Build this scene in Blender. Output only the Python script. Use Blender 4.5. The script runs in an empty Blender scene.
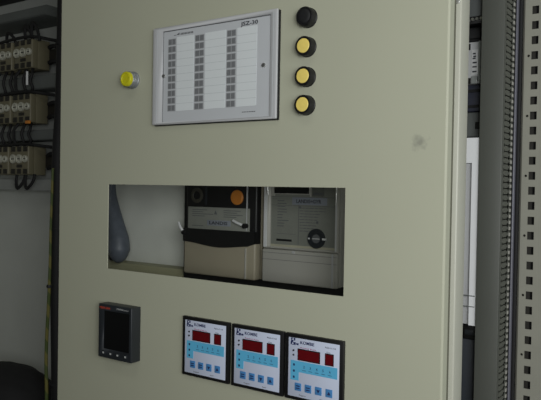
import bpy, bmesh, math, random
from mathutils import Vector, Matrix
random.seed(7)
SC = bpy.context.scene
COL = SC.collection
PI = math.pi
ZO = 1.2            # height of the instrument row above the floor

# ------------------------------------------------------------------ materials
def lin(c):
    return tuple(((v/255)/12.92 if v/255 <= .04045 else ((v/255+.055)/1.055)**2.4) for v in c)
MATS = {}
def mat(name, rgb, rough=.5, metal=0., noise=.06, scale=30, bump=0., coat=0., spec=.5):
    if name in MATS: return MATS[name]
    m = bpy.data.materials.new(name); m.use_nodes = True
    nt = m.node_tree; n = nt.nodes; l = nt.links
    b = n['Principled BSDF']
    b.inputs['Roughness'].default_value = rough
    b.inputs['Metallic'].default_value = metal
    b.inputs['Specular IOR Level'].default_value = spec
    if coat: b.inputs['Coat Weight'].default_value = coat
    c = lin(rgb)
    tc = n.new('ShaderNodeTexCoord'); nz = n.new('ShaderNodeTexNoise')
    nz.inputs['Scale'].default_value = scale; nz.inputs['Detail'].default_value = 3
    l.new(tc.outputs['Object'], nz.inputs['Vector'])
    mx = n.new('ShaderNodeMix'); mx.data_type = 'RGBA'
    mx.inputs[6].default_value = (*[v*(1-noise) for v in c], 1)
    mx.inputs[7].default_value = (*[min(1, v*(1+noise)) for v in c], 1)
    l.new(nz.outputs['Fac'], mx.inputs[0]); l.new(mx.outputs[2], b.inputs['Base Color'])
    if bump:
        bp = n.new('ShaderNodeBump'); bp.inputs['Strength'].default_value = bump; bp.inputs['Distance'].default_value = .001
        l.new(nz.outputs['Fac'], bp.inputs['Height']); l.new(bp.outputs['Normal'], b.inputs['Normal'])
    MATS[name] = m
    return m

beige   = mat('beige_paint', (184,184,158), .42, noise=.03, scale=9)
beige2  = mat('beige_paint_frame', (186,186,172), .4, noise=.03, scale=12)
railp   = mat('rail_paint', (150,149,137), .5, noise=.08, scale=25)
plateg  = mat('plate_paint', (182,185,180), .55, noise=.08, scale=8)
whitepl = mat('galvanised_white', (226,228,220), .5, noise=.16, scale=14)
ductg   = mat('duct_grey', (86,88,82), .5, noise=.06, scale=12)
ductd   = mat('duct_finger_grey', (96,98,90), .5, noise=.05)
ductl   = mat('duct_white', (236,237,238), .5, noise=.05, scale=10)
ductdk  = mat('duct_dark', (88,92,90), .6, noise=.15, scale=20)
black   = mat('black_plastic', (20,20,21), .45)
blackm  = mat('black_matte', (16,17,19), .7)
darkbl  = mat('anthracite_plastic', (38,42,46), .45)
screen  = mat('screen_black', (9,10,11), .25)
whitep  = mat('white_plastic', (215,216,216), .4, noise=.02)
lgrey   = mat('light_grey_plastic', (188,189,190), .45, noise=.02)
sheetm  = mat('label_sheet', (196,199,202), .5, noise=.02)
strip_w = mat('label_strip_white', (222,227,228), .5, noise=.02)
cellg   = mat('label_cell_grey', (158,160,161), .5, noise=.1, scale=400)
cellk   = mat('label_cell_mark', (118,120,122), .5, noise=.25, scale=600)
lineg   = mat('print_grey', (196,201,203), .6)
ink     = mat('print_ink', (48,50,56), .6)
inkg    = mat('print_ink_grey', (96,98,100), .6)
inkblue = mat('print_navy', (35,45,90), .6)
inkred  = mat('print_red', (175,66,46), .6)
inkpink = mat('print_magenta', (175,90,125), .6)
inkwhite= mat('print_white', (180,182,180), .6)
yell    = mat('yellow_plastic', (246,220,118), .4, noise=.1, scale=150)
yell2   = mat('yellow_bright_plastic', (205,200,30), .4, noise=.12, scale=200)
ringgr  = mat('grey_metal_ring', (150,154,156), .4, .5)
metal   = mat('silver_metal', (215,215,212), .28, .9)
facew   = mat('relay_face', (204,212,232), .45, noise=.02)
facecy  = mat('relay_band_cyan', (96,184,224), .45, noise=.05)
keyb    = mat('relay_key_blue', (74,134,192), .45, noise=.05)
leddisp = mat('display_dark_red', (98,8,16), .3, noise=.15, scale=150)
m2body  = mat('meter_grey', (178,176,168), .45, noise=.04, scale=20)
m2face  = mat('meter_face', (130,132,124), .5, noise=.07, scale=60)
m2olive = mat('meter_strip', (176,173,152), .5)
m1body  = mat('meter_beige', (160,152,132), .5, noise=.06, scale=25)
m1face  = mat('meter_plate', (140,142,134), .45, noise=.08, scale=60)
orange  = mat('orange_plastic', (205,128,48), .5, noise=.1, scale=120)
badge   = mat('badge_blue_grey', (138,143,152), .45)
olivem  = mat('olive_paint', (168,166,134), .55, noise=.05)
slate   = mat('slate_sleeve', (86,92,102), .5, noise=.35, scale=70, bump=.5)
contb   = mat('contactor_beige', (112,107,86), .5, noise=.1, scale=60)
screwm  = mat('terminal_screw_grey', (190,190,176), .4, .3, noise=.4, scale=220)
contd   = mat('contactor_dark', (38,36,30), .6, noise=.2, scale=60)
cabk    = mat('cable_black', (17,17,18), .7)
bagm    = mat('bag_black', (20,20,21), .85, noise=.4, scale=45, bump=.6)
bagpr   = mat('bag_print', (96,98,92), .7, noise=.5, scale=90)
navyb   = mat('navy_plastic', (38,42,58), .5)
clearm  = mat('smoked_clear', (150,154,152), .2, noise=.2, scale=150)
floorm  = mat('floor_screed', (120,118,112), .7, noise=.2, scale=4)

def special():
    # beige door paint with one smudge of its own
    m = bpy.data.materials.new('door_paint'); m.use_nodes = True
    nt = m.node_tree; n = nt.nodes; l = nt.links; b = n['Principled BSDF']
    b.inputs['Roughness'].default_value = .42
    tc = n.new('ShaderNodeTexCoord')
    nz = n.new('ShaderNodeTexNoise'); nz.inputs['Scale'].default_value = 6; nz.inputs['Detail'].default_value = 4
    l.new(tc.outputs['Object'], nz.inputs['Vector'])
    mx = n.new('ShaderNodeMix'); mx.data_type = 'RGBA'
    c = lin((184,185,164))
    mx.inputs[6].default_value = (*[v*.97 for v in c], 1); mx.inputs[7].default_value = (*[v*1.03 for v in c], 1)
    l.new(nz.outputs['Fac'], mx.inputs[0])
    # smudge: distance to a point on the door, broken up by noise
    vm = n.new('ShaderNodeVectorMath'); vm.operation = 'DISTANCE'
    vm.inputs[1].default_value = (.2985, 0, ZO+.2745)
    l.new(tc.outputs['Object'], vm.inputs[0])
    n2 = n.new('ShaderNodeTexNoise'); n2.inputs['Scale'].default_value = 160; n2.inputs['Detail'].default_value = 2
    l.new(tc.outputs['Object'], n2.inputs['Vector'])
    ma = n.new('ShaderNodeMath'); ma.operation = 'MULTIPLY_ADD'; ma.inputs[1].default_value = .022; 
    l.new(n2.outputs['Fac'], ma.inputs[0]); l.new(vm.outputs['Value'], ma.inputs[2])
    mr = n.new('ShaderNodeMapRange'); mr.inputs[1].default_value = .011; mr.inputs[2].default_value = .023
    mr.inputs[3].default_value = .55; mr.inputs[4].default_value = 0
    l.new(ma.outputs[0], mr.inputs[0])
    m2 = n.new('ShaderNodeMix'); m2.data_type = 'RGBA'; m2.inputs[7].default_value = (*lin((120,120,112)), 1)
    l.new(mr.outputs[0], m2.inputs[0]); l.new(mx.outputs[2], m2.inputs[6]); l.new(m2.outputs[2], b.inputs['Base Color'])
    # faint orange-peel of the powder coat
    n3 = n.new('ShaderNodeTexNoise'); n3.inputs['Scale'].default_value = 300
    l.new(tc.outputs['Object'], n3.inputs['Vector'])
    bp = n.new('ShaderNodeBump'); bp.inputs['Strength'].default_value = .08; bp.inputs['Distance'].default_value = .0005
    l.new(n3.outputs['Fac'], bp.inputs['Height']); l.new(bp.outputs['Normal'], b.inputs['Normal'])
    # clear pane
    g = bpy.data.materials.new('clear_pane'); g.use_nodes = True
    nt = g.node_tree; n = nt.nodes; l = nt.links; n.clear()
    o = n.new('ShaderNodeOutputMaterial'); t = n.new('ShaderNodeBsdfTransparent'); t.inputs[0].default_value = (.97,.975,.97,1)
    gl = n.new('ShaderNodeBsdfGlossy'); gl.inputs['Roughness'].default_value = .03
    lw = n.new('ShaderNodeLayerWeight'); lw.inputs[0].default_value = .5
    pw = n.new('ShaderNodeMath'); pw.operation = 'POWER'; pw.inputs[1].default_value = 5
    fr = n.new('ShaderNodeMath'); fr.operation = 'MULTIPLY_ADD'; fr.inputs[1].default_value = .9; fr.inputs[2].default_value = .02
    l.new(lw.outputs['Facing'], pw.inputs[0]); l.new(pw.outputs[0], fr.inputs[0])
    mxs = n.new('ShaderNodeMixShader')
    l.new(fr.outputs[0], mxs.inputs[0]); l.new(t.outputs[0], mxs.inputs[1]); l.new(gl.outputs[0], mxs.inputs[2]); l.new(mxs.outputs[0], o.inputs[0])
    # green and yellow earth wire: stripe along the wire
    e = bpy.data.materials.new('earth_wire'); e.use_nodes = True
    nt = e.node_tree; n = nt.nodes; l = nt.links; b = n['Principled BSDF']; b.inputs['Roughness'].default_value = .5
    tc = n.new('ShaderNodeTexCoord'); w = n.new('ShaderNodeTexWave'); w.inputs['Scale'].default_value = 12; w.bands_direction = 'DIAGONAL'
    l.new(tc.outputs['Object'], w.inputs['Vector'])
    r = n.new('ShaderNodeValToRGB'); r.color_ramp.interpolation = 'CONSTANT'
    r.color_ramp.elements[0].color = (*lin((58,70,26)), 1); r.color_ramp.elements[1].position = .5; r.color_ramp.elements[1].color = (*lin((92,88,38)), 1)
    l.new(w.outputs['Fac'], r.inputs[0]); l.new(r.outputs[0], b.inputs['Base Color'])
    return m, g, e
doorp, pane_m, earth_m = special()

# ------------------------------------------------------------------ mesh helpers
# all coordinates below are metres: x along the door, y into the cabinet, z above the instrument row
class MB:
    def __init__(s): s.bm = bmesh.new()
    def box(s, x0, x1, y0, y1, z0, z1, bev=0., seg=2):
        g = bmesh.ops.create_cube(s.bm, size=1)
        vs = g['verts']
        for v in vs:
            v.co = Vector(((x0+x1)/2 + v.co.x*(x1-x0), (y0+y1)/2 + v.co.y*(y1-y0), (z0+z1)/2 + v.co.z*(z1-z0)))
        if bev:
            es = {e for v in vs for e in v.link_edges}
            bmesh.ops.bevel(s.bm, geom=list(es), offset=bev, segments=seg, affect='EDGES', profile=.5)
        return s
    def prism(s, pts, a0, a1, axis='y'):
        # pts are 2D: (x,z) for axis y, (x,y) for axis z, (y,z) for axis x
        def P(p, t): return {'y': (p[0], t, p[1]), 'z': (p[0], p[1], t), 'x': (t, p[0], p[1])}[axis]
        A = [s.bm.verts.new(P(p, a0)) for p in pts]; B = [s.bm.verts.new(P(p, a1)) for p in pts]
        n = len(pts); fs = [s.bm.faces.new(A), s.bm.faces.new(B[::-1])]
        for i in range(n): fs.append(s.bm.faces.new((A[i], B[i], B[(i+1)%n], A[(i+1)%n])))
        bmesh.ops.recalc_face_normals(s.bm, faces=fs)
        return s
    def lathe(s, prof, c, axis='y', seg=40):
        # prof: (radius, distance along axis)
        rings = []
        for r, t in prof:
            ring = []
            for k in range(seg):
                a = 2*PI*k/seg; u, v = r*math.cos(a), r*math.sin(a)
                p = {'y': (c[0]+u, c[1]+t, c[2]+v), 'z': (c[0]+u, c[1]+v, c[2]+t), 'x': (c[0]+t, c[1]+u, c[2]+v)}[axis]
                ring.append(s.bm.verts.new(p))
            rings.append(ring)
        fs = []
        for a, b in zip(rings, rings[1:]):
            for k in range(seg): fs.append(s.bm.faces.new((a[k], a[(k+1)%seg], b[(k+1)%seg], b[k])))
        fs.append(s.bm.faces.new(rings[0])); fs.append(s.bm.faces.new(rings[-1][::-1]))
        bmesh.ops.recalc_face_normals(s.bm, faces=fs)
        return s
    def tube(s, pts, r, seg=10, sub=6):
        P = [Vector(p) for p in pts]
        R = r if isinstance(r, (list, tuple)) else [r]*len(P)
        Q, RR = [], []
        for i in range(len(P)-1):
            p0 = P[max(i-1,0)]; p1 = P[i]; p2 = P[i+1]; p3 = P[min(i+2,len(P)-1)]
            for k in range(sub):
                t = k/sub
                Q.append(.5*((2*p1)+(p2-p0)*t+(2*p0-5*p1+4*p2-p3)*t*t+(3*p1-p0-3*p2+p3)*t**3)); RR.append(R[i]*(1-t)+R[i+1]*t)
        Q.append(P[-1]); RR.append(R[-1])
        rings = []; up = Vector((0,1,0)); prev = None
        for i, q in enumerate(Q):
            d = (Q[min(i+1,len(Q)-1)]-Q[max(i-1,0)]).normalized()
            if prev is None:
                a = d.cross(up) if abs(d.dot(up)) < .95 else d.cross(Vector((1,0,0)))
            else: a = prev - d*prev.dot(d)
            a.normalize(); prev = a; b = d.cross(a)
            rings.append([s.bm.verts.new(q + a*RR[i]*math.cos(2*PI*k/seg) + b*RR[i]*math.sin(2*PI*k/seg)) for k in range(seg)])
        fs = []
        for a, b in zip(rings, rings[1:]):
            for k in range(seg): fs.append(s.bm.faces.new((a[k], a[(k+1)%seg], b[(k+1)%seg], b[k])))
        fs.append(s.bm.faces.new(rings[0])); fs.append(s.bm.faces.new(rings[-1][::-1]))
        bmesh.ops.recalc_face_normals(s.bm, faces=fs)
        return s
    def text(s, body, x, y, z, size, wid=None, bold=False):
        cu = bpy.data.curves.new('txt', 'FONT'); cu.body = body; cu.size = size; cu.extrude = .0001
        cu.resolution_u = 2; cu.offset = size*.02 if bold else 0
        ob = bpy.data.objects.new('txt', cu); COL.objects.link(ob)
        dg = bpy.context.evaluated_depsgraph_get()
        me = bpy.data.meshes.new_from_object(ob.evaluated_get(dg))
        xs = [v.co.x for v in me.vertices]
        k = (wid/(max(xs)-min(xs))) if (wid and xs) else 1
        x0 = min(xs) if xs else 0
        me.transform(Matrix(((k,0,0,x-x0*k),(0,0,-1,y),(0,1,0,z),(0,0,0,1))))
        s.bm.from_mesh(me)
        bpy.data.objects.remove(ob); bpy.data.meshes.remove(me); bpy.data.curves.remove(cu)
        return s
    def build(s, name, m, parent=None):
        bm = s.bm
        off = Vector((0,0,ZO))
        root = parent
        while root is not None and root.parent is not None: root = root.parent
        if root is not None: off = off - root.location
        for v in bm.verts: v.co += off
        for f in bm.faces: f.smooth = True
        for e in bm.edges:
            if len(e.link_faces) != 2 or e.calc_face_angle(0) > .6: e.smooth = False
        me = bpy.data.meshes.new(name); bm.to_mesh(me); bm.free(); me.materials.append(m)
        o = bpy.data.objects.new(name, me); COL.objects.link(o)
        if parent is not None: o.parent = parent
        return o

def tag(o, label, cat, group=None):
    o['label'] = label; o['category'] = cat
    if group: o['group'] = group
    return o
def thing(name, loc, label, cat, group=None):
    o = bpy.data.objects.new(name, None); o.empty_display_size = .02; COL.objects.link(o)
    o.location = (loc[0], loc[1], loc[2]+ZO)
    return tag(o, label, cat, group)
def struct(name, mb, m):
    o = mb.build(name, m); o['kind'] = 'structure'; return o
def copy_tree(o, parent=None):
    c = o.copy(); COL.objects.link(c)
    if parent is not None: c.parent = parent
    for ch in list(o.children): copy_tree(ch, c)
    return c
def dup(o, dx, dy, dz, label):
    c = copy_tree(o); c.location = o.location + Vector((dx,dy,dz)); c['label'] = label
    return c
def boxes(name, m, parent, *bs, bev=0.):
    return [MB().box(*b, bev).build(name, m, parent) for b in bs]
def cut(o, cutter_mb):
    cm = bpy.data.meshes.new('cutter'); 
    for v in cutter_mb.bm.verts: v.co.z += ZO
    cutter_mb.bm.to_mesh(cm); cutter_mb.bm.free()
    co = bpy.data.objects.new('cutter', cm); COL.objects.link(co)
    base = o.matrix_world.copy()
    p = o.parent
    if p is not None: co.location = -p.location     # mesh data is stored relative to its thing
    o.parent = None
    md = o.modifiers.new('cut', 'BOOLEAN'); md.operation = 'DIFFERENCE'; md.object = co; md.solver = 'EXACT'
    bpy.context.view_layer.update()
    dg = bpy.context.evaluated_depsgraph_get()
    me = bpy.data.meshes.new_from_object(o.evaluated_get(dg))
    o.modifiers.clear(); o.data = me; o.parent = p
    bpy.data.objects.remove(co)

# ------------------------------------------------------------------ the cabinet shell
YB = .345
struct('wall_back',  MB().box(-1.30, 1.05, YB, YB+.02, -1.08, .90), plateg)
struct('wall_left',  MB().box(-1.32, -1.30, -.02, YB+.02, -1.10, .92), beige2)
struct('wall_right', MB().box(1.05, 1.07, -.02, YB+.02, -1.10, .92), beige2)
struct('ceiling',    MB().box(-1.32, 1.07, -.02, YB+.02, .90, .92), beige2)
struct('trim_1',     MB().box(-1.30, 1.05, -.02, YB, -1.10, -1.08), beige2)
struct('trim_2',     MB().box(-1.32, 1.07, 0, YB+.02, -1.20, -1.10), ductdk)
struct('floor',      MB().box(-3.5, 3.5, -4, 1.5, -1.25, -1.20), floorm)

# frame post behind the hinge edge of the door
post = thing('frame_post', (.32,.05,-1.08), 'beige steel cabinet frame post running just right of the big door', 'frame')
MB().box(.290, .3405, .030, .065, -1.08, .90, .0022, 3).build('post_profile', beige2, post)
for z in (.4665, -.0700):
    k = MB().box(.3305, .3385,   .0290, .0302, z-.010, z+.004, .0004).build('lug_plate', metal, post)
    MB().lathe([(.0035,-.0042),(.0042,-.003),(.0042,0)], (.3345,.0330,z), 'y', 20).build('screw', black, k)

# perforated mounting rail, right end of the photo
rail = thing('perforated_rail', (.375,.33,-1.08), 'upright beige mounting rail punched with a row of square holes', 'rail')
rf = MB().prism([(.3495,.327),(.4050,.327),(.4050,.3285),(.3500,.3285),(.3478,.3305),(.3478,.3445),(.3463,.3445),(.3463,.3300)], -1.08, .90, 'z').build('punched_face', railp, rail)
cb = MB(); nh = 0
for k in range(-14, 62):
    z = .5136 - .0249*k
    cb.box(.3605, .3712, .320, .333, z-.0066, z+.0066)
    if k % 4 == 3: cb.lathe([(.0021,-.006),(.0021,.006)], (.3562,.328,z-.0002), 'y', 16)
    nh += 1
cut(rf, cb)
MB().box(.3486, .4050, .3405, .3440, -1.08, .90).build('shaded_inner_flange', blackm, rail)  # shade of the hollow rail painted black behind the holes
eb = MB().box(.3545, .3577+.008, .3335, .3355, -1.08, .90).build('shaded_cable_channel', contd, rail)  # dark as well, to carry the shade seen through the holes

# slotted wiring duct beside the rail
wd = thing('wiring_duct', (.317,.30,-1.08), 'tall dark grey slotted wiring duct between door post and punched rail', 'wiring duct')
MB().box(.3008, .3372, .2495, .2530, -1.08, .90, .0012).box(.3008,.3022,.2515,.2600,-1.08,.90).box(.3357,.3372,.2515,.2605,-1.08,.90).build('cover', ductg, wd)
MB().box(.3015, .3360, .3400, .3440, -1.08, .90).box(.3348,.3362,.3130,.3440,-1.08,.90).box(.3015,.3029,.3130,.3440,-1.08,.90).build('base_channel', ductd, wd)
fg = MB(); rb_ = MB()
n = 0
z = -1.07
while z < .89:
    fg.prism([(.2560,z+.0010),(.2690,z+.0010),(.2710,z-.0014),(.2920,z-.0014),(.2940,z+.0010),(.3030,z+.0010),(.3045,z-.0018),(.3140,z-.0018),
              (.3140,z+.0070),(.3045,z+.0070),(.3030,z+.0042),(.2940,z+.0042),(.2920,z+.0066),(.2710,z+.0066),(.2690,z+.0042),(.2560,z+.0042)], .3348, .3362, 'x')
    rb_.box(.3362, .3374, .3060, .3120, z-.0010, z+.0045)
    z += .0100
f_ = fg.build('slotted_side', ductd, wd); rb_.build('lit_edge_ribs', m2body, f_)  # lit edges of the fingers, put in as lighter coloured ribs
MB().box(.3385, .3412, .3120, .3440, -1.08, .90, .001).build('cable_strip', mat('lilac_grey_strip', (112,112,122), .4), wd)
MB().tube([(.3440,.322,-1.08),(.3440,.322,-.3),(.3440,.322,.3),(.3440,.322,.9)], .0030, 10, 3).build('cable', cabk, wd)
for i, x in enumerate((.308,.318,.327)):
    MB().tube([(x,.285,-1.07),(x+.003,.28,-.5),(x-.003,.29,0),(x+.002,.28,.5),(x,.285,.89)], .0055, 8, 4).build('cable', cabk, wd)

# column of gear seen in the gap between post and duct
d = thing('control_relay', (.265,.30,.500), 'dark grey plug-in relay at the very top of the gap beside the duct', 'relay')
MB().box(.235,.2965,.275,.340,.502,.600,.002).build('housing', mat('relay_grey',(84,88,88),.5), d)
b_ = MB()
for x in (.272,.279,.286,.293): b_.lathe([(.0024,-.004),(.0024,.003)], (x,.2745,.497), 'y', 12)
MB().box(.235,.2965,.2745,.340,.490,.502,.001).build('terminal_block', black, d); b_.build('terminal_screws', metal, d)
d = thing('relay_socket', (.265,.30,.462), 'black relay socket above the white labelled terminal module', 'socket')
MB().box(.235,.2965,.290,.340,.464,.488,.002).box(.245,.288,.284,.292,.468,.484,.001).build('socket_body', blackm, d)
MB().box(.262,.270,.2825,.2850,.470,.480,.0008).build('clip', darkbl, d)
d = thing('terminal_module', (.265,.30,.389), 'white and grey labelled terminal module in the gap left of the duct', 'module')
MB().box(.235,.2925,.283,.340,.392,.462,.002).build('housing', lgrey, d)
boxes('socket_opening', black, d, (.2655,.2732,.2815,.2840,.449,.459), (.2655,.2745,.2815,.2840,.392,.402))
lb = MB().box(.2755,.2865,.2815,.2835,.407,.449,.0004).build('label_plate', whitep, d)
t_ = MB()
for z in (.442,.434,.427,.420,.412): t_.box(.2775,.2845-(.002 if z>.43 else 0),.2811,.2816,z-.0012,z+.0012)
t_.box(.2785,.2830,.2811,.2816,.436,.4385)
t_.build('print', ink, lb)
MB().box(.2875,.2920,.2780,.2840,.395,.462,.001).build('clear_lever', clearm, d)
MB().box(.2765,.2860,.2785,.2840,.3915,.4045,.001).build('clear_cap', clearm, d)
d = thing('navy_terminal_block', (.265,.30,.345), 'dark navy terminal block just under the white labelled module', 'terminal block')
MB().box(.235,.2930,.286,.340,.346,.3905,.002).build('block_body', navyb, d)
boxes('slot_strip', blackm, d, (.240,.290,.2845,.2865,.352,.357), (.240,.290,.2845,.2865,.378,.383))
d = thing('junction_box', (.265,.30,.303), 'small grey box with a dark square opening above the white duct', 'box')
jb = MB().box(.235,.2960,.283,.340,.3035,.3445,.002).build('box_body', ductdk, d)
MB().box(.284,.2945,.2815,.2840,.316,.328,.0005).build('square_opening', black, d)
d = thing('trunking', (.265,.30,-.012), 'white plastic trunking running down the gap left of the grey duct', 'trunking')
MB().prism([(.2885,-.0072),(.3003,-.0072),(.3003,.2995),(.240,.2995),(.240,.2585),(.2885,.2585)],.254,.340).build('lid', ductl, d)
MB().box(.240,.2883,.262,.340,-.0072,.2583,.001).build('recessed_side', lgrey, d)
boxes('lid_seam', ductdk, d, (.2740,.2979,.2532,.2545,.0405,.0420), (.2740,.2979,.2532,.2545,.0230,.0242))
d = thing('end_block', (.265,.30,-.036), 'small black block closing the bottom of the white trunking', 'block')
MB().box(.2725,.2930,.280,.340,-.0355,-.0125,.0015).box(.235,.2720,.290,.340,-.0355,-.0125,.0015).build('block_body', black, d)
MB().box(.275,.290,.2788,.2805,-.028,-.020,.0004).build('latch', darkbl, d)
d = thing('lower_breaker', (.265,.30,-.38), 'slate dark tall module at the bottom of the gap beside the duct', 'module')
MB().box(.215,.2925,.283,.340,-.38,-.0365,.002).build('module_body', mat('slate_plastic',(44,50,58),.5), d)
MB().box(.270,.290,.2815,.2835,-.30,-.27,.0006).build('lever', blackm, d)

# ------------------------------------------------------------------ the door
door = thing('cabinet_door', (-.047,.014,-1.02), 'large beige grey steel cabinet door with a long rectangular window', 'door')
dp = MB().box(-.4270, .3358, 0, .019, -1.02, .86, .0028, 3).build('door_panel', doorp, door)
cut(dp, MB().box(-.2900, .1915, -.02, .05, .0615, .2140))
cut(dp, MB().box(-.4240, .3328, .0018, .05, -1.017, .857))          # a folded tray of thin sheet
for v in dp.data.polygons: v.use_smooth = False
# paint stays anchored to the panel: object space of the thing, so shift the smudge with it
for nd in doorp.node_tree.nodes:
    if nd.type == 'VECT_MATH': nd.inputs[1].default_value = (.2985-door.location.x, -door.location.y, ZO+.2745-door.location.z)
MB().box(-.3000,.2015,.0018,.0038,.0515,.2240).build('window_pane', pane_m, door)
MB().box(-.423,-.405,.0020,.018,-1.0,.84).build('edge_stiffener', beige2, door)
MB().box(.3180,.3340,.0170,.0292,-1.01,.85,.001).build('groove_shade_strip', mat('groove_shade_olive',(104,104,88),.7), door)  # shade of the groove between door and post, added as a dark strip
for z in (.70,-.72): MB().lathe([(.005,-.03),(.005,.03)], (.3400,.010,z), 'z', 16).build('hinge_pin', metal, door)

# ------------------------------------------------------------------ annunciator
an = thing('annunciator_panel', (-.048,0,.3125), 'white annunciator panel with three columns of labels, top of the beige door', 'annunciator')
MB().box(-.1735,.0792,-.0042,0,.3135,.4770,.0012).build('gasket', black, an)
fr = MB().box(-.1752,.0780,-.0085,-.0040,.3150,.4780,.0018,3).build('bezel', lgrey, an)
cut(fr, MB().box(-.1520,.0660,-.02,-.0068,.3190,.4705))
boxes('bezel_groove', lineg, fr, (-.1650,-.1643,-.0087,-.0084,.318,.474), (.0705,.0712,-.0087,-.0084,.318,.474))
sh = MB().box(-.1518,.0658,-.0070,-.0052,.3192,.4703).build('label_sheet', sheetm, an)
MB().box(-.1520,.0660,-.0073,-.0069,.4692,.4706).box(.0650,.0660,-.0073,-.0069,.3192,.4703).box(-.152,-.151,-.0073,-.0069,.3192,.4703).build('sheet_edge_line', inkg, sh)
cols = [(-.1405,-.1235,-.1215,-.0845), (-.0820,-.0630,-.0610,-.0190), (-.0168,.0010,.0030,.0405)]
for (a,b,c,e) in cols:
    st = MB().box(c,e,-.0074,-.0069,.3365,.4580).build('name_strip', strip_w, an)
    ln = MB()
    for k in range(1,10): ln.box(c,e,-.0076,-.0073,.4580-.01215*k-.0003,.4580-.01215*k+.0003)
    ln.build('ruled_lines', lineg, st)
    for k in range(10):
        zc = .4512-.01215*k
        ce = MB().box(a,b,-.0075,-.0069,zc-.0052,zc+.0052).build('indicator_cell', cellg, an)
        w = (b-a)/2
        MB().box(a+.0012,a+w-.0008,-.0078,-.0074,zc-.0042,zc+.0042).box(a+w+.0008,b-.0012,-.0078,-.0074,zc-.0042,zc+.0042).build('cell_mark', cellk, ce)
tx = MB().text('JSZ-30', .0095,-.0074,.4600,.0085,.0325,True)
tx.build('model_lettering', ink, an)
tx = MB()
for k in range(9): tx.box(-.1135+k*.0031,-.1118+k*.0031,-.0074,-.0069,.4610,.4640)
tx.prism([(-.1230,.4618),(-.1165,.4650),(-.1165,.4612)],-.0074,-.0069).box(-.1285,-.1235,-.0074,-.0069,.4612,.4620)
tx.build('maker_lettering', inkg, an)
tx = MB()
for k in range(8): tx.box(.0145+k*.0032,.0168+k*.0032,-.0074,-.0069,.3272,.3284)
tx.build('small_lettering', inkg, an)
for x in (-.1502,.0535):
    s_ = MB().lathe([(.0032,-.0024),(.0038,-.0010),(.0038,0)], (x,-.0062,.3962),'y',20).build('screw', metal, an)
    MB().box(x-.0026,x+.0026,-.0090,-.0085,.3958,.3966).build('screw_slot', ink, s_)

# ------------------------------------------------------------------ push buttons
def push_button(cx, cz, label, face):
    t = thing('push_button', (cx,0,cz), label, 'push button', 'round push buttons right of the annunciator')
    MB().lathe([(.0146,0),(.0146,-.0020),(.0140,-.0026),(.0140,-.0122),(.0130,-.0138),(.0108,-.0138),(.0106,-.0127)],(cx,0,cz),'y',48).build('collar', black, t)
    if face:
        MB().lathe([(.0105,-.0125),(.0103,-.0136),(.0096,-.0142),(.004,-.0145)],(cx,0,cz),'y',48).build('button_cap', yell, t)
    else:
        MB().lathe([(.0106,-.0125),(.0105,-.0140),(.0092,-.0150),(.006,-.0154),(.001,-.0156)],(cx,0,cz),'y',48).build('button_cap', blackm, t)
    return t
push_button(.1268,.4585,'all black push button, topmost of the four to the right of the annunciator',False)
pb = push_button(.1262,.4165,'yellow faced push button directly below the all black one',True)
dup(pb,0,0,-.0432,'yellow faced push button in the middle of the three yellow ones below the black one')
dup(pb,0,0,-.0840,'yellow faced push button, lowest of the column right of the annunciator')
yb = thing('indicator_button', (-.2290,0,.3965), 'bright yellow button in a ribbed grey ring, alone left of the annunciator','push button')
MB().lathe([(.0150,0),(.0150,-.002),(.0138,-.003),(.0138,-.0055),(.0131,-.0060),(.0138,-.0066),(.0138,-.0088),(.0131,-.0094),(.0138,-.0100),(.0138,-.0125),(.0126,-.0135)],(-.2290,0,.3965),'y',48).build('ring', ringgr, yb)
MB().lathe([(.0128,-.0128),(.0128,-.0180),(.0118,-.0196),(.0090,-.0200),(.0084,-.0190),(.002,-.0188)],(-.2290,0,.3965),'y',48).build('button_cap', yell2, yb)

# ------------------------------------------------------------------ power analyser
pa = thing('power_analyzer', (-.245,0,-.093), 'black square power meter with dark screen, lower left of the door','panel meter')
bz = MB().box(-.2860,-.2030,-.0225,0,-.0930,.0020,.0016,3).build('bezel', darkbl, pa)
cut(bz, MB().box(-.2720,-.2085,-.03,-.0205,-.0765,-.0090))
MB().box(-.2725,-.2080,-.0212,-.0200,-.0770,-.0085).build('screen', screen, pa)
MB().text('MERLIN GERIN',-.2825,-.0227,-.0062,.0052,.0265,True).build('red_lettering', inkred, pa)
MB().text('PM700',-.2390,-.0227,-.0048,.0042,.016).build('white_lettering', inkwhite, pa)
MB().text('power',-.2210,-.0227,-.0045,.0034,.0110).build('white_lettering', inkwhite, pa)
for x in (-.2712,-.2530,-.2352,-.2160):
    k = MB().box(x-.0045,x+.0045,-.0236,-.0220,-.0880,-.0795,.0012).build('key', darkbl, pa)
    MB().box(x-.0020,x+.0020,-.0240,-.0235,-.0852,-.0822,.0002).build('key_mark', inkwhite, k)

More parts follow.
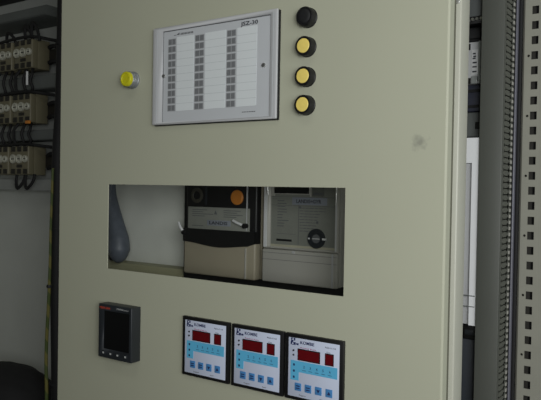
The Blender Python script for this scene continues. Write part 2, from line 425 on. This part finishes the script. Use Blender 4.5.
# ------------------------------------------------------------------ three protective relays
def relay(x0, label):
    t = thing('protection_relay', (x0+.048,0,-.096), label, 'panel meter', 'square relays in a row below the window')
    X = lambda u: x0+u/1000.
    Z = lambda v: -v/1000.
    def bx(mb,u0,u1,v0,v1,y0,y1,bev=0): return mb.box(X(u0),X(u1),y0,y1,Z(v1),Z(v0),bev)
    bx(MB(),0,96.5,0,96.5,-.0065,0,.0012).build('frame', black, t)
    F = bx(MB(),6.5,90.5,5.5,91.2,-.0074,-.0060,.0004).build('face_plate', facew, t)
    y0,y1 = -.0078,-.0073
    g = MB(); bx(g,11.0,18.0,5.8,9.6,y0,y1); bx(g,11.0,14.5,9.6,12.0,y0,y1); bx(g,10.4,18.8,11.9,15.8,y0,y1); bx(g,20.0,23.6,12.8,15.4,y0,y1); g.build('logo', inkblue, t)
    g = MB(); bx(g,13.2,15.6,6.8,8.9,-.0080,y0); bx(g,12.6,15.2,13.0,14.6,-.0080,y0); g.build('logo_gap', facew, t)
    MB().text('KOMBE', X(26.5),-.0076,Z(13.2),.0064,.0235,True).build('name_lettering', inkblue, t)
    MB().text('Reaktif Role', X(27),-.0076,Z(19.4),.0028,.0260).build('red_lettering', inkpink, t)
    MB().text('RG3-12 CS', X(68),-.0076,Z(13.0),.0030,.0170).build('small_lettering', ink, t)
    MB().text('Cos', X(70.5),-.0076,Z(19.6),.0028,.006).build('small_lettering', ink, t)
    for (a,b) in ((22.6,60.0),(68.0,82.0)):
        D = bx(MB(),a,b,20.2,37.2,-.0082,-.0070,.0003).build('display_window', black, t)
        bx(MB(),a+1.0,b-1.0,21.6,35.8,-.0084,-.0081).build('display_glass', leddisp, D)
    for v in (24.,30.5):
        MB().lathe([(.0013,-.0012),(.0015,0)],(X(15.5),-.0074,Z(v)),'y',14).build('indicator_lamp', ink, t)
    g = MB(); g.prism([(X(10.8),Z(38.5)),(X(10.8),Z(67)),(X(24.8),Z(67)),(X(24.8),Z(54.5)),(X(88.0),Z(54.5)),(X(88.0),Z(38.5))],y0,y1)
    bd = g.build('blue_band', facecy, t)
    g = MB()
    for i,u in enumerate((34,44.5,55,65.5,76.5)):
        g.text('123456'[i+1],X(u-1.2),-.0080,Z(47.5),.0052); g.box(X(u-3),X(u+3),-.0080,-.0077,Z(51.2),Z(50.6))
    for i,v in enumerate((44.5,53.5,62.5)): g.box(X(15.2),X(18.2),-.0080,-.0077,Z(v+1.6),Z(v-1.6))
    g.build('band_print', inkblue, bd)
    for i,u in enumerate((17.2,34.2,51.2,68.5)):
        K = bx(MB(),u+1.2,u+12.2,70.5,82.0,-.0080,-.0072,.0004).build('key', keyb, t)
        m_ = MB()
        if i < 2: m_.box(X(u+3.5),X(u+10),-.0083,-.0079,Z(75.6),Z(74.0)).box(X(u+3.5),X(u+10),-.0083,-.0079,Z(79.0),Z(77.4))
        else:
            sgn = 1 if i == 3 else -1
            m_.prism([(X(u+4),Z(76.5+sgn*2)),(X(u+9.6),Z(76.5+sgn*2)),(X(u+6.8),Z(76.5-sgn*2.8))],-.0083,-.0079)
        m_.build('key_mark', inkblue, K)
    MB().text('Program', X(26),-.0076,Z(88.6),.0028,.0110).build('key_lettering', inkg, t)
    MB().text('Ayar', X(60),-.0076,Z(88.6),.0028,.0080).build('key_lettering', inkg, t)
    return t
r1 = relay(-.1010,'white square relay with red displays and blue keys, left one of three')
dup(r1,.1015,0,0,'white square relay with red displays and blue keys, middle one of three')
dup(r1,.2012,0,0,'white square relay with red displays and blue keys, right one of three')

# ------------------------------------------------------------------ behind the window
pl = MB().box(-.5480,-.2890,.240,.246,-.20,.60,.001)
pl = pl.build('backing_sheet', whitepl)
tag(pl,'pale grey metal sheet seen through the left part of the door window','sheet')
ol = thing('support_rail', (-.41,.215,.0), 'olive beige horizontal rail crossing the bottom left of the window','rail')
MB().box(-.5500,-.2885,.200,.2395,.010,.0415,.0015).build('rail_profile', olivem, ol)
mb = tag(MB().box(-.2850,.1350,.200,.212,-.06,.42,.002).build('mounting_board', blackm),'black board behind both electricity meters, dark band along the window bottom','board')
for x,w_ in ((-.26,'left'),(.11,'right')): tag(MB().box(x-.01,x+.01,.212,YB,-.05,.40).build('support_strut', railp),'steel strut behind the %s edge of the black meter board' % w_,'strut')
st2 = tag(MB().box(-.55,-.52,.246,YB,-.19,.59).build('sheet_bracket', railp),'beige bracket behind the left edge of the pale metal sheet','bracket')

hose = thing('cable_loop', (-.47,.19,.05), 'slate blue sleeved cable loop hanging at the left end of the window','cable')
MB().tube([(-.505,.200,.300),(-.498,.195,.240),(-.493,.190,.190),(-.475,.185,.140),(-.4590,.182,.096),(-.4550,.180,.073),(-.459,.182,.058),(-.470,.186,.051)],
          [.008,.009,.013,.018,.0235,.0250,.0180,.004], 20, 8).build('sleeve', slate, hose)
MB().tube([(-.505,.205,.300),(-.512,.203,.20),(-.5200,.195,.10),(-.500,.190,.056),(-.470,.186,.050)], .0045, 10, 6).build('cable', cabk, hose)

# mechanical style meter, left
m1 = thing('electricity_meter', (-.16,.20,.04), 'black and beige electricity meter with an orange disc, left one in the window','meter')
MB().box(-.2500,-.0735,.179,.200,.0420,.330,.003).build('base', m1body, m1)
MB().box(-.2455,-.0750,.162,.179,.1060,.322,.004,3).build('black_cover', black, m1)
fp = MB().box(-.2390,-.0900,.1600,.1630,.1300,.1735,.0008).build('name_plate', m1face, m1)
g = MB()
for z,a,b in ((.1680,-.228,-.190),(.1640,-.228,-.200),(.1600,-.228,-.175),(.1560,-.228,-.196),(.1680,-.150,-.110),(.1640,-.150,-.118),(.1600,-.150,-.105),(.1560,-.150,-.120),(.1370,-.228,-.200)): g.box(a,b,.1597,.1602,z-.0006,z+.0006)
g.prism([(-.1735,.1600),(-.1655,.1600),(-.1695,.1680)],.1597,.1602)
g.build('plate_print', inkg, fp)
bg = MB().box(-.1900,-.1330,.1592,.1602,.1385,.1490,.0004).build('badge', badge, fp)
MB().text('LANDIS',-.1840,.1590,.1410,.0085,.0440,True).build('badge_lettering', ink, bg)
# wavy lower edge of the black cover over the terminal cover
pts = [(-.2470,.1310),(-.0748,.1310),(-.0748,.1090)]
for i in range(13):
    t = i/12; pts.append((-.0900-.157*t, .1010+.0035*math.cos(2*PI*t*.9+.6)+.0012*t))
MB().prism(pts,.1550,.1640).build('wavy_skirt', black, m1)
MB().box(-.2485,-.0750,.1590,.1800,.0420,.1110,.004,3).build('terminal_cover', m1body, m1)
MB().box(-.0965,-.0945,.1565,.1600,.0440,.1000).build('cover_rib', m2body, m1)
MB().box(-.0965,-.0952,.1590,.1625,.1315,.3200).build('cover_highlight_rib', lgrey, m1)  # highlight along the cover edge, drawn as a pale rib
MB().lathe([(.0145,0),(.0145,-.003),(.0135,-.0035),(.0095,-.0035),(.0085,-.0020),(.001,-.0018)],(-.2170,.1625,.1955),'y',36).build('dark_ring', mat('ring_dark',(62,60,52),.5), m1)
MB().lathe([(.0080,0),(.0080,-.0024),(.001,-.0026)],(-.2170,.1622,.1955),'y',30).build('ring_centre', black, m1)
MB().lathe([(.0140,0),(.0140,-.003),(.0125,-.0045),(.001,-.0048)],(-.1195,.1625,.1935),'y',36).build('orange_disc', orange, m1)
MB().box(-.197,-.193,.1605,.163,.178,.318).build('cover_seam', darkbl, m1)
def seal(x0,z0,x1,z1,par,yy=.152):
    s_ = MB().tube([(x0,yy,z0),((x0+x1)/2,yy-.001,(z0+z1)/2),(x1,yy+.002,z1)],.0027,12,3).build('seal_screw', whitep, par)
    MB().lathe([(.0040,-.004),(.0046,-.002),(.0046,.010)],(x1,yy+.002,z1),'y',20).build('screw_boss', black, s_)
seal(-.1215,.1505,-.0960,.1415,m1)
seal(-.2560,.1415,-.2440,.1225,m1)
# electronic meter, right
m2 = thing('electricity_meter', (.016,.20,.04), 'light grey electronic electricity meter with display and round optical port, right in the window','meter')
MB().box(-.0590,.0950,.168,.200,.0435,.330,.004,3).build('base', m2body, m2)
fm = MB().box(-.0590,.0950,.160,.170,.1035,.330,.003,3).build('front_frame', m2body, m2)
cut(fm, MB().box(-.0430,.0890,.15,.1625,.1080,.318))
mf = MB().box(-.0432,.0892,.1620,.1640,.1078,.318).build('face', m2face, m2)
MB().box(-.0430,.0890,.1612,.1622,.1080,.1120).build('olive_strip', m2olive, m2)
MB().box(-.0590,.0950,.1580,.1690,.0435,.1030,.003,3).build('terminal_cover', m2body, m2)
boxes('cover_seam', inkg, m2, (-.0585,.0945,.1576,.1582,.0842,.0848), (-.0580,.0940,.1576,.1600,.0962,.0968))
boxes('cover_rib', lgrey, m2, (.0850,.0880,.1566,.1585,.0445,.1020), (.0060,.0110,.1566,.1585,.0980,.1020))
MB().tube([(-.0480,.1585,.200),(-.0480,.1575,.22),(-.0480,.1575,.32)],.0022,12,3).build('left_edge_glint', metal, m2)  # glint on the left meter edge, modelled as a bright metal sliver
MB().tube([(.0915,.1575,.185),(.0918,.1570,.200),(.0915,.1575,.22)],.0018,12,3).build('right_edge_glint', metal, m2)  # glint on the right edge, also shaped from bright metal
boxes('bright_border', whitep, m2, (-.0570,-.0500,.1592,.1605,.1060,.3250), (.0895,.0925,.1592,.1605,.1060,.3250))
ds = MB().box(-.0365,.0385,.1600,.1625,.2015,.2450,.0008).build('display_frame', m2body, m2)
MB().box(-.0350,.0370,.1594,.1602,.2030,.2435).build('display', screen, ds)
boxes('face_border', m2body, m2, (-.0420,-.0350,.1600,.1625,.1985,.30), (.0385,.0410,.1600,.1625,.1985,.30))
kb = MB().box(.0430,.0660,.1600,.1625,.1990,.2250,.0008).build('button_cover', mat('meter_button',(104,106,100),.5), m2)
MB().box(.0455,.0635,.1594,.1601,.2015,.2055).build('button_mark', inkg, kb)
MB().box(-.0420,.0880,.1614,.1620,.1968,.1974).box(-.0420,.0150,.1614,.1620,.1930,.1934).box(-.0420,.0880,.1614,.1620,.1815,.1820).box(.0150,.0155,.1614,.1620,.1130,.1970).box(-.0300,.0100,.1614,.1620,.1310,.1315).build('face_lines', inkg, m2)
b2 = MB().box(.0020,.0720,.1608,.1621,.1835,.1965,.0004).build('badge', badge, m2)
MB().text('LANDIS+GYR',.0110,.1606,.1868,.0090,.0500,True).build('badge_lettering', ink, b2)
g = MB()
random.seed(3)
for k in range(10):
    z = .1900-.0050*k
    g.box(-.0290,-.0290+random.uniform(.010,.026),.1614,.1620,z-.0007,z+.0007)
for k in range(9):
    z = .1780-.0050*k
    x = .0175
    while x < .050+.02*(k<2):
        w = random.uniform(.003,.010); g.box(x,x+w,.1614,.1620,z-.0006,z+.0006); x += w+.0018
g.lathe([(.0022,0),(.0022,.001)],(.0055+.0125,.1613,.1790),'y',14)
g.lathe([(.0024,0),(.0024,.001)],(.0530,.1613,.1540),'y',14)
g.build('face_print', inkg, m2)
MB().box(-.0300,.0020,.1605,.1622,.1180,.1218,.0006).build('dark_slot', black, m2)
op = MB().lathe([(.0170,0),(.0170,-.003),(.0160,-.0045),(.0120,-.0045),(.0112,-.0015),(.001,-.0015)],(.0530,.1615,.1262),'y',40).build('optical_port', darkbl, m2)
MB().lathe([(.0075,0),(.0075,-.0015),(.001,-.0018)],(.0530,.1600,.1262),'y',30).build('port_centre', inkg, op)
boxes('port_pin', whitep, op, (.0455,.0605,.1574,.1590,.1255,.1268), (.0385,.0415,.1556,.1580,.1248,.1276), (.0665,.0735,.1556,.1600,.1245,.1278), bev=.0004)

# ------------------------------------------------------------------ left bay
cbz = thing('cable_bundle', (-.505,.06,-1.0), 'thick black cable bundle hanging down behind the left edge of the door','cable bundle')
MB().tube([(-.4925,.06,.88),(-.4935,.06,.592),(-.4975,.06,.387),(-.5045,.06,.284),(-.5065,.06,.18),(-.5055,.06,-.03),(-.4990,.06,-.24),(-.497,.06,-.6),(-.497,.06,-1.07)],.0140,14,5).build('cable_sheath', cabk, cbz)
for z in (.5,.12,-.20,-.5): MB().lathe([(.0158,-.002),(.0158,.002)],(-.5045 if z<.3 else -.496,.06,z),'z',18).build('cable_tie', blackm, cbz)
ew = thing('earth_wire', (-.52,.038,-1.0), 'green and yellow earth wire hanging beside the black bundle left of the door','wire')
MB().tube([(-.4960,.038,.245),(-.4985,.038,.180),(-.5010,.038,.118),(-.5015,.038,.06),(-.5035,.038,0),(-.5060,.038,-.05),(-.5090,.038,-.09),(-.5110,.038,-.1535),(-.5080,.038,-.2357),(-.515,.038,-.40),(-.51,.038,-1.07)],[.0026,.0026,.0026,.0028,.0034,.0036,.0036,.0036,.0036,.0036,.0036],10,5).build('wire_sheath', earth_m, ew)
MB().lathe([(.0050,-.003),(.0058,0),(.0050,.003)],(-.5035,.038,.004),'z',14).build('knot', cabk, ew)

def duct(x0,x1,y0,z0,z1,m,label,name='cable_duct'):
    t = thing(name, ((x0+x1)/2,YB,z0), label, 'cable duct', 'horizontal ducts on the left back plate')
    MB().box(x0,x1,y0,YB,z0,z1,.0015).build('body', m, t)
    MB().box(x0+.002,x1-.001,y0-.0025,y0+.001,z0+.002,z1-.002,.0008).build('lid', m, t)
    return t
duct(-1.29,-.8050,.250,.645,.671,ductdk,'dark grey horizontal duct above the top pair of contactors')
duct(-1.29,-.8200,.290,.466,.504,mat('duct_mid',(104,108,106),.6,noise=.1),'grey horizontal duct between the top and the middle contactors')
duct(-1.29,-.8180,.290,.330,.358,MATS['duct_mid'],'grey horizontal duct between the middle and the bottom contactors')
duct(-1.29,-.8250,.305,.194,.226,mat('duct_pale',(150,153,150),.6,noise=.05),'pale grey horizontal duct below the bottom pair of contactors')
tp = tag(MB().box(-1.29,-.95,.26,YB,.735,.800,.002).build('top_gear', blackm),'black gear box peeping in at the top left corner of the photo','box')
rows = [(.5535,-.9000),(.4115,-.9045),(.2745,-.9110)]
for i,(zc,xc) in enumerate(rows):
    r_ = tag(MB().box(-1.29,-.8190,.304,.318,zc-.0175,zc+.0175).box(-1.29,-.8190,.3180,YB,zc-.010,zc+.010).build('din_rail', contd),
        'dark steel rail carrying the %s pair of contactors' % ('top','middle','bottom')[i],'rail','steel rails behind the contactors')
W = .078
def contactor():
    t = thing('contactor', (0,.322,-.0385), 'x','contactor','beige contactors in pairs on the left back plate')
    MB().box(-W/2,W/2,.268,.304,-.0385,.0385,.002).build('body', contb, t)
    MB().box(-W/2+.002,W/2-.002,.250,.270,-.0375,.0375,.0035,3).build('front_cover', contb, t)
    for x in (-.026,0,.026): boxes('terminal_slot', contd, t, (x-.008,x+.008,.2475,.2515,-.0355,-.0225), (x-.008,x+.008,.2475,.2515,.0235,.0365), bev=.001)
    for x,r in ((-.0245,.0122),(.0020,.0122),(.0270,.0095)):
        k = MB().lathe([(r,0),(r,-.005),(r*.88,-.0062),(r*.70,-.0062),(r*.60,-.0030),(.001,-.0030)],(x,.2505,.004),'y',24).build('terminal_screw', screwm, t)
        MB().box(x-r*.55,x+r*.55,.2460,.2480,.0030,.0052).build('screw_slot', contd, k)
    MB().box(-.010,.012,.2478,.2505,-.0190,-.0110,.0006).build('rating_plate', contd, t)
    return t
c0 = contactor()
words = [('top','below dark duct'),('middle','between grey ducts'),('bottom','above pale duct')]
first = True
CO = []
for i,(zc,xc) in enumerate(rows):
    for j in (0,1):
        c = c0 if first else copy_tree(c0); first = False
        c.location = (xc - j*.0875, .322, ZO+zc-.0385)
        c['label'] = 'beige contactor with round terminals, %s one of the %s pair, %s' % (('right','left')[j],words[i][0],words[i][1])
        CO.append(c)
for o, s_, z in ((c0,'',0),): pass
wc = MB().box(-.882,-.864,.2450,.2500,.3700,.3780,.0008).build('marker_clip', orange)
tag(wc,'small orange marker clip on the lower edge of the middle right contactor','clip')

def wire(pts,label,grp='short black wires around the contactors',r=.0040,m=cabk):
    o = MB().tube(pts,r,8,5).build('wire', m); tag(o,label,'wire',grp); return o
def arch(xa,xb,zt,zb,y,label): wire([(xa,y,zb),(xa+.001,y-.004,(zt+zb)/2),((xa+xb)/2-.004,y-.008,zt),(xb-.002,y-.004,(zt+zb)/2),(xb,y,zb)],label)
arch(-.905,-.878,.628,.591,.262,'black wire arch above the top right contactor, left of two')
arch(-.876,-.848,.634,.585,.262,'black wire arch above the top right contactor, right of two')
arch(-.985,-.950,.618,.590,.262,'black wire arch above the top left contactor')
arch(-.937,-.902,.200,.238,.262,'black wire loop hanging below the bottom right contactor, left of two')
arch(-.898,-.862,.200,.238,.262,'black wire loop hanging below the bottom right contactor, right of two')
for (z1,z0,xc,nm) in ((.516,.449,-.902,'top and middle right'),(.374,.312,-.907,'middle and bottom right'),(.516,.449,-.989,'top and middle left'),(.374,.312,-.995,'middle and bottom left')):
    for k,(dx,bul) in enumerate(((-.026,-.006),(.002,.004),(.028,.010))):
        wire([(xc+dx,.262,z1),(xc+dx+bul,.252,z1-.018),(xc+dx+bul*.6,.250,(z0+z1)/2),(xc+dx+bul,.254,z0+.015),(xc+dx-.002,.262,z0)],
             'black wire between the %s contactors, %s of three' % (nm,('left','middle','right')[k]))
wire([(-.873,.244,.505),(-.872,.243,.490),(-.873,.244,.470)],'short white wire end just below the top right contactor',None,.0030,whitep)
for (z,nm) in ((.5985,'top'),(.4545,'middle'),(.3165,'bottom')):
    wire([(-1.06,.262,z-.004),(-.98,.257,z),(-.90,.255,z+.001),(-.860,.262,z-.002),(-.835,.300,z-.006),(-.822,.33,z-.004)],'black wire running along the top edge of the %s contactors' % nm,None,.0042)
for (z,nm) in ((.575,'top'),(.535,'top'),(.425,'middle'),(.390,'middle'),(.290,'bottom'),(.255,'bottom')):
    wire([(-.858,.300,z),(-.842,.302,z+.004),(-.826,.315,z-.002),(-.815,.338,z-.004)],'short black wire stub right of the %s pair of contactors' % nm,'wire stubs beside the contactors',.0058)

sh = tag(MB().box(-1.28,-.60,.05,YB,-.44,-.43,.002).build('shelf', railp),'beige steel shelf under the black bag at lower left','shelf')
bag = thing('black_bag', (-.80,.16,-.43), 'rounded black bag with grey print slumped in the lower left corner','bag')
bm = bmesh.new(); bmesh.ops.create_uvsphere(bm,u_segments=64,v_segments=40,radius=1)
from mathutils import noise as mnoise
for v in bm.verts:
    p = v.co.copy()
    q = Vector([math.copysign(abs(c)**.93,c) for c in p])
    f = 1+.045*mnoise.noise(p*2.1)+.018*mnoise.noise(p*6)
    v.co = Vector((-.828+q.x*.158*f, .165+q.y*.105*f, max(-.4298,-.352+q.z*.118*f-.02*q.x*q.x)))
b_ = MB(); b_.bm.free(); b_.bm = bm
b_.build('bag_body', bagm, bag)
g = MB()
for k,(x,z,s) in enumerate(((-.845,-.300,'CABLE'),(-.840,-.325,'TOOLS'))): pass
g.tube([(-.695,.11,-.40),(-.715,.094,-.33),(-.75,.088,-.292),(-.81,.086,-.277),(-.90,.088,-.29)],.005,8,5).build('seam_piping', blackm, bag)
from mathutils.bvhtree import BVHTree
bo = bag.children[0]
tree = BVHTree.FromPolygons([v.co for v in bo.data.vertices], [p.vertices[:] for p in bo.data.polygons])
g = MB()
for row, zz in enumerate((-.300, -.318)):
    for k in range(9):
        x = -.755+.0105*k
        h = tree.ray_cast(Vector((x,-1,zz+ZO))-bag.location, Vector((0,1,0)))
        if h[0] is not None:
            y = h[0].y+bag.location.y
            g.box(x, x+.0075-(k%3)*.0012, y-.0022, y+.003, zz-.0045, zz+.0045-(k%2)*.002)
g.build('grey_print', bagpr, bag)

# ------------------------------------------------------------------ light
def area(name, loc, target, size, power, col=(1,1,1), sy=None):
    l = bpy.data.lights.new(name,'AREA'); l.energy = power; l.size = size; l.color = col
    if sy: l.shape = 'RECTANGLE'; l.size_y = sy
    o = bpy.data.objects.new(name,l); COL.objects.link(o); o.location = loc
    o.rotation_euler = (Vector(target)-Vector(loc)).to_track_quat('-Z','Y').to_euler()
    return o
area('unseen_key_light', (1.0,-1.06,ZO+.30), (.0,.1,ZO+.15), .55, 11, (.98,1,1), .5)  # unseen main light, placed to give the door its left-right falloff
area('added_right_fill', (1.75,-.85,ZO+.45), (.3,.1,ZO+.15), .7, 6.5, (.94,.98,1), 1.0)  # cooler fill added from the right to brighten post and trunking
area('ceiling_tube', (.3,-1.2,2.9), (0,0,1.3), 1.2, 2.5, (1,1,.94), .3)
w = bpy.data.worlds.new('World'); SC.world = w; w.use_nodes = True
w.node_tree.nodes['Background'].inputs[0].default_value = (.86,.88,.80,1)
w.node_tree.nodes['Background'].inputs[1].default_value = .05

# ------------------------------------------------------------------ camera
cam = bpy.data.cameras.new('Camera'); co = bpy.data.objects.new('Camera',cam); COL.objects.link(co)
yaw, pit, rol = math.radians(34.2086), math.radians(.9957), math.radians(.9672)
fw = Vector((-math.sin(yaw)*math.cos(pit), math.cos(yaw)*math.cos(pit), -math.sin(pit)))
r = Vector((math.cos(yaw), math.sin(yaw), 0)); u = r.cross(fw)
R_ = r*math.cos(rol)+u*math.sin(rol); U_ = -r*math.sin(rol)+u*math.cos(rol)
co.matrix_world = Matrix(((R_.x,U_.x,-fw.x,.6233),(R_.y,U_.y,-fw.y,-.8209),(R_.z,U_.z,-fw.z,ZO+.2112),(0,0,0,1)))
cam.sensor_width = 36; cam.lens = 659.52*36/541; cam.clip_start = .01
SC.camera = co
vs = SC.view_settings; vs.view_transform = 'Standard'; vs.look = 'None'; vs.gamma = 1; vs.use_curve_mapping = False
vs.exposure = 0.0
